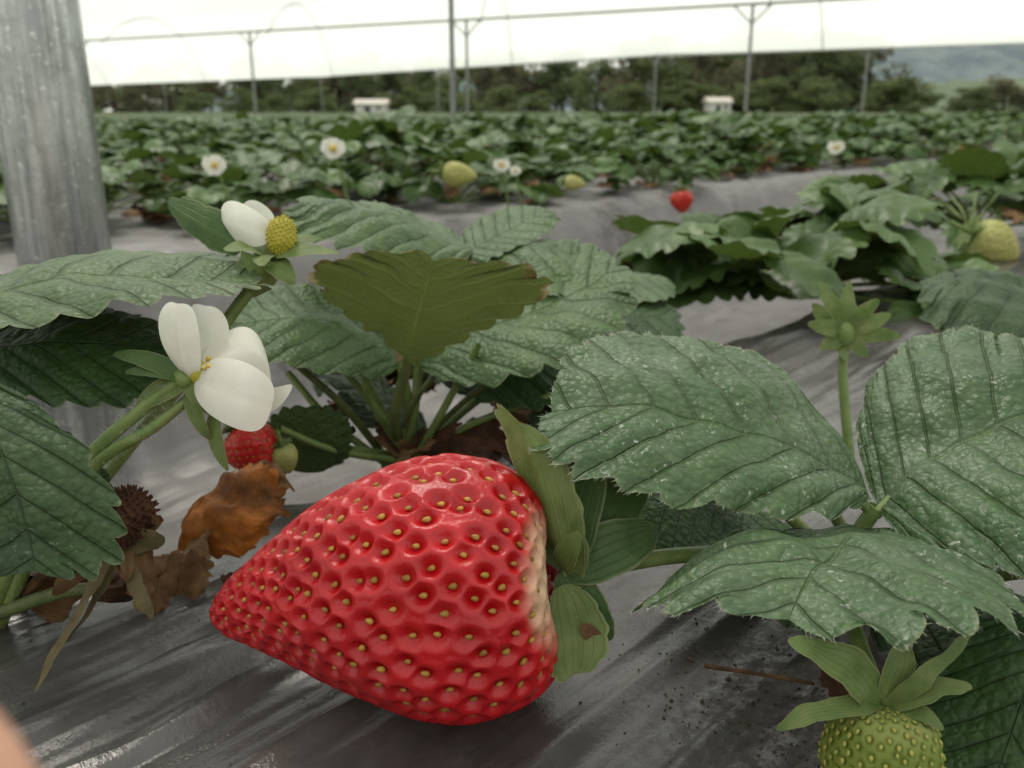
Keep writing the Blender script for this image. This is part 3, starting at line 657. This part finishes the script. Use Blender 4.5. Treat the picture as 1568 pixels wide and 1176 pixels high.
# ================================================================== GENERIC PLANTS
def plant_geo(seed,R=8.5,H=6.5,nl=13,res=3,nb=3,n=7,flowers=0,dead=1,LL=4.6,zlo=.35):
    rnd=random.Random(seed); g=Geo()
    for k in range(nl):
        az=k/nl*2*math.pi*3.6+rnd.uniform(-.6,.6); rr=R*rnd.uniform(.08,1)**.75; hh=H*rnd.uniform(zlo,1.0)*(1-.3*(rr/R)**2)
        c=np.array([math.cos(az)*rr,math.sin(az)*rr,hh])
        g.add(*tube_geo([(0,0,0),c*[.45,.45,.65],c],.14,.10,seg=4,sub=3),mi=1)
        s=rnd.uniform(.65,1.15); lt=rnd.uniform(-.2,.3); 
        for da,ls in ((0,1.0),(1.25,.92),(-1.25,.92)):
            a=az+da+rnd.uniform(-.2,.2); L=LL*s*ls
            tilt=lt+rnd.uniform(-.2,.65)-(.35 if rr>R*.65 else 0)
            d=np.array([math.cos(a),math.sin(a),tilt]); d/=np.linalg.norm(d)
            roll=rnd.uniform(-.5,.5)
            sd=np.cross(d,[0,0,1]); sd/=np.linalg.norm(sd); up=np.cross(sd,d)
            sd,up=sd*math.cos(roll)+up*math.sin(roll),up*math.cos(roll)-sd*math.sin(roll)
            T=c+d*L-up*L*rnd.uniform(0,.2); M=c+d*L*.5+up*L*rnd.uniform(.03,.12); fold=rnd.uniform(.05,.6)
            w=L*.42
            g.add(*blade_geo(c,M,T,M-sd*w+up*w*fold,M+sd*w+up*w*fold,n=n,res=res,nb=nb,tooth=.17,quilt=.1,rough=.2,seed=rnd.random()*50,curl=.2),mi=0)
    for k in range(dead):
        az=rnd.uniform(0,6.28); rr=R*rnd.uniform(.6,1.05); c=np.array([math.cos(az)*rr,math.sin(az)*rr,rnd.uniform(.3,2.4)])
        T=c+np.array([rnd.uniform(-3,3),rnd.uniform(-3,3),rnd.uniform(-.3,1.4)])
        g.add(*blade_geo(*auto(c,T,1.0),n=5,res=3,nb=3,rough=.3,curl=.5,seed=k,crumple=.4),mi=2)
    for k in range(flowers):
        az=rnd.uniform(0,6.28); rr=R*rnd.uniform(.3,.9); c=np.array([math.cos(az)*rr,math.sin(az)*rr,H*rnd.uniform(.6,1.0)])
        g.add(*tube_geo([(0,0,0),c*[.5,.5,.7],c],.08,seg=4,sub=3),mi=1)
        for q in range(5):
            a=q/5*6.283; T=c+np.array([math.cos(a)*.9,math.sin(a)*.5-.3,.5*math.sin(a)+.4])
            g.add(*blade_geo(*auto(c,T,.42,(0,-1,1)),n=2,res=3,nb=2,tooth=0,quilt=0,shape='petal',rough=0),mi=3)
        g.add(*ball_geo(c+[0,-.2,.25],.25,nu=7,nv=5),mi=4)
    return g
PMATS=[M_leafF,M_stem,M_dryF,M_petal,M_stamen]
hi1=plant_geo(101,R=7.4,H=4.4,nl=26,res=5,nb=6,LL=4.1,zlo=.05,dead=3).build('strawberry_plant',PMATS); hi1.location=(.14,.44,-.003)
hi2=plant_geo(102,R=8.5,H=4.2,nl=22,res=5,nb=6,LL=4.2,zlo=.15,dead=2).build('strawberry_plant',PMATS); hi2.location=(.345,.67,0)
hi3=plant_geo(107,R=8,H=2.8,nl=18,res=4,nb=5,LL=3.8,zlo=.15,dead=2).build('strawberry_plant',PMATS); hi3.location=(.57,.92,-.008)
protos=[]
for s in range(8):
    o=plant_geo(200+s,R=9.5,H=8,nl=25,flowers=(1 if s==1 else 0),dead=6+s%3,LL=3.7,zlo=.25).build('crop_plant_proto',PMATS)
    protos.append(o.data); bpy.data.objects.remove(o)
rows=empty('strawberry_crop_rows')
cnt=0
nrows=[63,78,98]
for k in range(1,14): b=112+94*(k-1)+35; nrows+=[b+10,b+28,b+48]
for ri,n in enumerate(nrows):
    t=.2*n-40
    while t<1600:
        t+=random.uniform(13,19)*(1.25 if ri>8 else 1)*(1.3 if random.random()<.12 else 1)
        p=t*dT+n*dN
        if p[1]<20 or abs(p[0])>.66*p[1]+20 or p[1]>1450: continue
        if n<64 and t<30: continue
        o=bpy.data.objects.new('plant_%d'%cnt,random.choice(protos)); COL.objects.link(o); o.parent=rows
        sc=random.uniform(.70,1.06)
        if ri==0: sc*=.85
        o.location=((p[0]+random.uniform(-3,3))*CM,(p[1]+random.uniform(-3,3))*CM,(bedz(n)-.3)*CM)
        o.rotation_euler=(random.uniform(-.08,.08),random.uniform(-.08,.08),random.uniform(0,6.28)); o.scale=(sc*1.1,sc*1.1,sc*random.uniform(.8,1.08)); cnt+=1
def blossom(c,r):
    E=empty('strawberry_flower'); c=np.array(c,float); tl=random.uniform(-.4,.4)
    for q in range(5):
        a=q/5*6.283+.3+random.uniform(-.2,.2); T=c+np.array([math.cos(a)*r,-.15*r+random.uniform(-.3,.3)*r+tl*math.cos(a)*r,math.sin(a)*r*random.uniform(.6,.9)])
        blade('petal_%d'%q,auto(c,T,r*.52,(0,-1,.1)),M_petal,E,n=3,tooth=0,quilt=0,shape='petal',res=5,nb=4,rough=.15,seed=q)
    g=Geo(); g.add(*ball_geo(c+[0,-.15*r,0],r*.26)); g.build('centre',M_stamen,E)
    tube('stalk',[c+[0,.1,0],c+[.5,1,-3],c+[1,2,-7]],M_stem,E,.1)
blossom((-12.9,66.2,6.1),.95); blossom((-19.3,59.3,5.3),.75); blossom((-.9,79.2,4.2),.75); blossom((.3,79.2,3.7),.5)
blossom((44.5,126,3.9),1.1); blossom((13.5,165,5.0),1.1)
if hv:
    g=Geo(); vv=[p for tri in hv for p in tri]; g.add(vv,[(3*i,3*i+1,3*i+2) for i in range(len(hv))]); g.build('stalk_hairs',M_hair,FL,smooth=False)

# ================================================================== STEEL POST
m,nt,out=new_mat('galvanised_steel'); co=objco(nt,(1,1,.06)); c2_=objco(nt)
z1=noise_(nt,co,260,4,.7); z2=noise_(nt,c2_,90,5,.75)
base=mix(nt,mapr(nt,z1,.3,.7),(.30,.32,.32),(.58,.60,.58)); base=mix(nt,mapr(nt,z2,.45,.7,0,.6),base,(.24,.25,.24))
base=mix(nt,mapr(nt,noise_(nt,c2_,300,2),.64,.70,0,.8),base,(.78,.78,.72))
nt.links.new(princ(nt,base,math_(nt,'ADD',.16,math_(nt,'MULTIPLY',z2,.22)),.5,bump(nt,z1,.6,.0008),.75),out.inputs[0]); M_galv=m
g=Geo()
def cyl(g,p0,p1,r,seg=28,mi=0):
    V,F=tube_geo([p0,p1],r,seg=seg,sub=2); g.add(V,F,None,mi)
cyl(g,(-23.6,46.8,-30),(-23.6,46.8,230),2.3,48)
V_,F_=tube_geo([(-23.6+1.6,46.8-1.65,-28),(-23.6+1.6,46.8-1.65,228)],.10,seg=6,sub=2); g.add(V_,F_)
g.build('steel_post',M_galv)

# ================================================================== TUNNEL STRUCTURE
M_pole=simple_mat('pole_steel',(.20,.21,.20),(.30,.31,.30),10,.45,.5,metal=.3)
m,nt,out=new_mat('poly_film')
d1=N(nt,'ShaderNodeBsdfTranslucent'); setin(nt,d1.inputs[0],(.83,.87,.82)); tp=N(nt,'ShaderNodeBsdfTransparent'); setin(nt,tp.inputs[0],(.97,.99,.97))
b_=N(nt,'ShaderNodeMixShader'); b_.inputs[0].default_value=.15; nt.links.new(d1.outputs[0],b_.inputs[1]); nt.links.new(tp.outputs[0],b_.inputs[2]); nt.links.new(b_.outputs[0],out.inputs[0]); M_film=m
TN=empty('polytunnel')
g=Geo(); SC=100
def pole(g,x,y,top,r=3.2,br=True,u=(.85,-.53)):
    cyl(g,(x*SC,y*SC,-30),(x*SC,y*SC,top*SC),r,10)
    if br:
        for s in(-1,1): cyl(g,(x*SC,y*SC,(top-.35)*SC),((x+s*.38*u[0])*SC,(y+s*.38*u[1])*SC,top*SC),1.7,8)
for x,y,tp_ in [(-12.2,26.8,2.0),(-6.6,23.9,2.0),(-1.0,20.9,2.0),(4.5,17.9,2.0),(10.0,14.9,2.0)]: pole(g,x,y,tp_)
pole(g,-.66,10.4,2.6,3.0,False)
G2=np.array([(-60,98),(-31.7,71),(-10.9,53.5),(5.1,33.4),(11.2,29.7),(24,22.2),(40,12.5)],float)
for x,y in [(-24,64.5),(-10.9,53.5),(-3.5,44.2),(5.1,33.4),(11.2,29.7),(17.5,26),(24,22.2)]: pole(g,x,y,2.0,3.2,True,(.8,-.6))
def line(g,a,b,r): cyl(g,np.array(a)*SC,np.array(b)*SC,r,8)
line(g,(-33.2,38.45,2.0),(21,8.9,2.0),3.0)
for a,b in zip(G2[:-1],G2[1:]): line(g,(*a,2.0),(*b,2.0),3.2)
g1=lambda s:np.array([-33.2+54.2*s,38.45-29.55*s])
def g2(s):
    x=-60+100*s; return np.array([x,np.interp(x,G2[:,0],G2[:,1])])
nA=24;nS=60; VV=[]
for i in range(nS+1):
    s=i/nS; a=g1(s);b=g2(s)
    for j in range(nA+1):
        q=.42+.58*j/nA; p=a*(1-q)+b*q; z=2.0+1.9*math.sin(math.pi*q)**.8 if q<1 else 2.0
        if j==nA: z-=.06
        VV.append((p[0]*SC,p[1]*SC,z*SC+3*math.sin(i*1.7)*math.sin(math.pi*q)))
FF=[(i*(nA+1)+j,i*(nA+1)+j+1,(i+1)*(nA+1)+j+1,(i+1)*(nA+1)+j) for i in range(nS) for j in range(nA)]
g.build('frame',M_pole,TN)
gf=Geo(); gf.add(VV,FF); gf.build('film',M_film,TN)
gh=Geo()
for i in range(0,11):
    s=i/10; a=g1(s);b=g2(s); pts=[]
    for j in range(0,13):
        q=j/12; p=a*(1-q)+b*q; pts.append((p[0]*SC,p[1]*SC,(2.0+1.9*abs(math.sin(math.pi*q))**.8)*SC-8))
    gh.add(*tube_geo(pts,1.8,seg=6,sub=3))
gh.build('hoops',M_pole,TN)

# ================================================================== TREES, HILLS, SHED
def tree_mat(name,c1,c2):
    m,nt,out=new_mat(name); co=objco(nt)
    nz=noise_(nt,co,.9,3,.6); base=mix(nt,mapr(nt,nz,.35,.65),c1,c2)
    P=princ(nt,base,.8,.2); tr=N(nt,'ShaderNodeBsdfTranslucent'); setin(nt,tr.inputs[0],base)
    ms=N(nt,'ShaderNodeMixShader'); ms.inputs[0].default_value=.35; nt.links.new(P,ms.inputs[1]); nt.links.new(tr.outputs[0],ms.inputs[2]); nt.links.new(ms.outputs[0],out.inputs[0]); return m
TM=[tree_mat('tree_a',(.095,.130,.060),(.16,.20,.095)),tree_mat('tree_b',(.13,.175,.07),(.21,.255,.115)),tree_mat('tree_c',(.145,.14,.085),(.21,.21,.13))]  # foliage greyed and lightened: distance haze painted into the colour
M_bark=simple_mat('bark',(.05,.04,.03),(.09,.07,.05),3,.9,.1)
tprot=[]
for s in range(6):
    rnd=np.random.default_rng(50+s); g=Geo()
    g.add(*tube_geo([(0,0,-50),(10,5,150),(0,0,330)],16,6,seg=7,sub=3),mi=1)
    cl=[]
    for k in range(24):
        a=rnd.uniform(0,6.28); z=rnd.uniform(20,440); r=rnd.uniform(.2,1.0)**.6*200; r*=(1.0-.6*max(0,z-180)/260)
        c=np.array([math.cos(a)*r,math.sin(a)*r,z]); cl.append((c,rnd.uniform(50,95)))
        if k<8: g.add(*tube_geo([(0,0,z*.55),c*.6+[0,0,z*.3],c],6,2,seg=5,sub=2),mi=1)
    VV=[];FF=[]
    for c,r in cl:
        for k in range(130):
            d=rnd.normal(size=3); d/=np.linalg.norm(d); p=c+d*r*rnd.uniform(.5,1.1)*[1,1,.75]
            e1=rnd.normal(size=3); e1/=np.linalg.norm(e1); e2=np.cross(e1,rnd.normal(size=3)); e2/=np.linalg.norm(e2); h=rnd.uniform(8,17)
            b=len(VV); VV+=[p-e1*h,p-e2*h*.6,p+e1*h,p+e2*h*.6]; FF.append((b,b+1,b+2,b+3))
    g.add(VV,FF,mi=0); o=g.build('tree_proto',[TM[s%3],M_bark],smooth=False); tprot.append(o.data); bpy.data.objects.remove(o)
TL=empty('distant_tree_line'); kT=0; TS=1.32
def putt(x,y,s,v=None,z=-.3,wx=1.15):
    global kT
    o=bpy.data.objects.new('tree_%d'%kT,tprot[v if v is not None else random.randrange(6)]); COL.objects.link(o); o.parent=TL
    s*=TS; o.location=(x*TS,y*TS,z); o.scale=(s*wx,s*wx,s); o.rotation_euler=(0,0,random.uniform(0,6.28)); kT+=1
x=-50
while x<27:
    hgt=(.55+.62*(min(x,18)+50)/76)*random.uniform(.8,1.15)
    putt(x,68+random.uniform(-4,4),hgt,wx=1.15); 
    if random.random()<.75: putt(x+1,80+random.uniform(-3,3),hgt*1.15,wx=1.25)
    if random.random()<.8: putt(x+random.uniform(-1,1),61,hgt*.42,random.choice([1,4]),wx=1.9)
    x+=random.uniform(1.7,2.8)
for k in range(34): putt(random.uniform(25,54),random.uniform(60,82),random.uniform(.3,.6),random.choice([1,4,0,2]),wx=1.8)
for k in range(14): putt(random.uniform(36,56),random.uniform(58,70),random.uniform(.5,.8),random.choice([2,5,0]),wx=1.4)
def hill(name,y0,amp,xa,xb,c1,c2,sd):
    VV=[]; nx_,ny_=90,14
    for j in range(ny_+1):
        for i in range(nx_+1):
            x=xa+(xb-xa)*i/nx_; y=y0*(1+.5*j/ny_); pr=math.sin(math.pi*min(1,j/ny_*.55+.0))
            e=i/nx_; sh=(.25+.75*e**1.2)
            z=-3+amp*sh*pr*(1+.25*noise.noise(Vector((e*6+sd,j*.3,0)))+.1*noise.noise(Vector((e*25+sd,j,0))))
            VV.append((x,y,z))
    FF=[(j*(nx_+1)+i,j*(nx_+1)+i+1,(j+1)*(nx_+1)+i+1,(j+1)*(nx_+1)+i) for j in range(ny_) for i in range(nx_)]
    m,nt,out=new_mat(name+'_mat'); co=objco(nt); nz=noise_(nt,co,.03,6,.75)
    nt.links.new(princ(nt,mix(nt,mapr(nt,nz,.4,.6),c1,c2),.95,.05),out.inputs[0])
    mesh_obj(name,VV,FF,m)
hill('hills',700,100,-300,900,(.13,.17,.19),(.20,.24,.24),1)  # bluish base colour has the aerial haze painted in
hill('hills',380,30,60,420,(.11,.15,.10),(.18,.22,.14),5)
M_wall=simple_mat('shed_wall',(.6,.6,.56),(.7,.7,.66),1,.7,.2); M_roof=simple_mat('shed_roof',(.55,.5,.45),(.62,.57,.5),1,.6,.2); M_dark=simple_mat('opening',(.03,.03,.03),(.05,.05,.05),1)
def shed(x,y,w,d,h):
    E=empty('farm_shed'); 
    def box(nm,a,b,mt):
        (x0,y0,z0),(x1,y1,z1)=a,b
        V=[(x0,y0,z0),(x1,y0,z0),(x1,y1,z0),(x0,y1,z0),(x0,y0,z1),(x1,y0,z1),(x1,y1,z1),(x0,y1,z1)]
        mesh_obj(nm,V,[(0,1,5,4),(1,2,6,5),(2,3,7,6),(3,0,4,7),(4,5,6,7)],mt,smooth=False,parent=E)
    box('walls',(x,y,-.3),(x+w,y+d,h),M_wall)
    mesh_obj('roof',[(x-.2,y-.2,h),(x+w+.2,y-.2,h),(x+w+.2,y+d+.2,h),(x-.2,y+d+.2,h),(x-.2,y+d/2,h+.4),(x+w+.2,y+d/2,h+.4)],[(0,1,5,4),(3,4,5,2),(0,4,3),(1,2,5)],M_roof,smooth=False,parent=E)
    box('door',(x+w*.3,y-.03,-.3),(x+w*.5,y-.01,h*.7),M_dark); box('window',(x+w*.7,y-.03,h*.35),(x+w*.85,y-.01,h*.7),M_dark)
shed(-12.8,76,2.4,2.5,.65); shed(16.2,76,1.7,2.5,.8)

g=Geo()
for k in range(620):
    if k<400: t=random.gauss(11.3,1.5); n=random.gauss(4.6,1.3)
    else: t=random.uniform(-3,22); n=random.uniform(-2,15.5)
    p=t*dT+n*dN; r=random.uniform(.006,.022)*(1 if random.random()<.96 else 2.0)
    V_,F_=ball_geo((0,0,0),r*random.uniform(.8,1.8),r,r*.6,6,4); V_+=rng.normal(0,r*.2,V_.shape); a=random.uniform(0,6.28)
    V_=V_@np.array([[math.cos(a),math.sin(a),0],[-math.sin(a),math.cos(a),0],[0,0,1]])
    g.add(V_+[p[0],p[1],wrinkle(t,n)+r*.3],F_)
g.build('soil_crumbs',M_soil)

# ================================================================== HAND of the photographer (fingertip enters lower left)
def hand():
    J={'a':(-22,-17,3.0,3.1),'w':(-15,-9,4.2,2.5),'p':(-12.3,-6.3,4.6,2.4),'k1':(-8.6,-2.6,5.5,1.20),'k2':(-9.5,-4.2,4.7,1.20),'k3':(-10.3,-5.6,4.0,1.15),'k4':(-11.2,-6.9,3.4,1.05),
       'i1':(-5.7,-.4,6.1,.95),'i2':(-3.4,.95,6.5,.86),'i3':(-1.86,1.66,6.76,.70),
       'm1':(-6.8,-2.6,4.4,.92),'m2':(-4.9,-2.7,3.2,.84),'m3':(-4.5,-3.7,2.3,.68),
       'r1':(-7.7,-4.5,3.2,.88),'r2':(-6.1,-4.7,2.1,.80),'r3':(-5.8,-5.7,1.5,.64),
       'l1':(-8.9,-6.3,2.4,.78),'l2':(-7.6,-6.6,1.6,.70),'l3':(-7.4,-7.4,1.2,.56),
       't0':(-11.5,-6.5,6.2,1.45),'t1':(-8.8,-5.4,8.0,1.08),'t2':(-6.6,-4.2,8.9,.96),'t3':(-5.0,-3.4,9.1,.75)}
    Ed=[('a','w'),('w','p'),('p','k1'),('p','k2'),('p','k3'),('p','k4'),('k1','k2'),('k2','k3'),('k3','k4'),('k1','i1'),('i1','i2'),('i2','i3'),('k2','m1'),('m1','m2'),('m2','m3'),('k3','r1'),('r1','r2'),('r2','r3'),('k4','l1'),('l1','l2'),('l2','l3'),('p','t0'),('t0','t1'),('t1','t2'),('t2','t3')]
    g=Geo()
    for a,b in Ed:
        A=np.array(J[a][:3]);B=np.array(J[b][:3]);ra,rb=J[a][3],J[b][3]; L=np.linalg.norm(B-A)
        ns=max(4,int(L/(.18*min(ra,rb))))
        for s in np.linspace(0,1,ns):
            r=ra+(rb-ra)*s; r*=1-.06*math.sin(math.pi*s)   # slight waist between joints
            V_,F_=ball_geo(A+(B-A)*s,r,nu=18,nv=12); g.add(V_,F_)
    sk=simple_mat('skin',(.62,.34,.23),(.70,.41,.29),120,.5,.35)
    H=empty('hand')
    o=g.build('hand_skin',sk,H)
    rm=o.modifiers.new('union','REMESH'); rm.mode='VOXEL'; rm.voxel_size=.0011; rm.use_smooth_shade=True
    sm=o.modifiers.new('smooth','SMOOTH'); sm.factor=.5; sm.iterations=8
    # fingernail on the upper side of the index finger
    tipd=np.array(J['i3'][:3])-np.array(J['i2'][:3]); tipd/=np.linalg.norm(tipd)
    c=np.array(J['i3'][:3]); upn=np.array([.2,-.75,.65]); upn-=tipd*upn.dot(tipd); upn/=np.linalg.norm(upn)
    nm=simple_mat('nail',(.70,.46,.38),(.78,.55,.47),100,.3,.5)
    sd=np.cross(tipd,upn); b0=c-tipd*.55+upn*.62; t0=c+tipd*.45+upn*.50; mm_=(b0+t0)/2+upn*.10
    blade('fingernail_index',(b0,mm_,t0,mm_-sd*.42-upn*.18,mm_+sd*.42-upn*.18),nm,H,n=3,tooth=0,quilt=0,shape='petal',res=5,nb=6,rough=0)
hand()

# ================================================================== LIGHT
w=bpy.data.worlds.new('World'); scene.world=w; w.use_nodes=True; nt=w.node_tree; nt.nodes.clear()
out=nt.nodes.new('ShaderNodeOutputWorld'); bg=nt.nodes.new('ShaderNodeBackground')
sky=nt.nodes.new('ShaderNodeTexSky'); sky.sky_type='NISHITA'; sky.sun_disc=False
EL,AZ=60,-20
sky.sun_elevation=math.radians(EL); sky.sun_rotation=math.radians(AZ)
tc=nt.nodes.new('ShaderNodeTexCoord')
cl=noise_(nt,tc.outputs['Generated'],2.2,3,.6)
cloud=mix(nt,mapr(nt,cl,.3,.7),(10.2,10.2,9.3),(11.8,11.8,10.8))
nt.links.new(mix(nt,.92,sky.outputs[0],cloud),bg.inputs[0]); bg.inputs[1].default_value=.1
nt.links.new(bg.outputs[0],out.inputs[0])
sd=bpy.data.lights.new('sun','SUN'); sd.energy=1.5; sd.angle=math.radians(16); sd.color=(1,.95,.84)
so=bpy.data.objects.new('sun',sd); COL.objects.link(so)
azr=math.radians(AZ); er=math.radians(EL)
dirv=Vector((math.sin(azr)*math.cos(er),math.cos(azr)*math.cos(er),math.sin(er)))
so.rotation_euler=dirv.to_track_quat('Z','Y').to_euler()

# ================================================================== CAMERA
cd=bpy.data.cameras.new('camera'); co_=bpy.data.objects.new('camera',cd); COL.objects.link(co_)
co_.location=(0,0,.0865); co_.rotation_euler=(math.radians(90-17.1),0,0)
cd.sensor_width=36; cd.lens=31.18; cd.clip_start=.003; cd.clip_end=5000
cd.dof.use_dof=True; cd.dof.focus_distance=.128; cd.dof.aperture_fstop=38
scene.camera=co_
scene.view_settings.view_transform='Standard'; scene.view_settings.look='None'; scene.view_settings.exposure=0
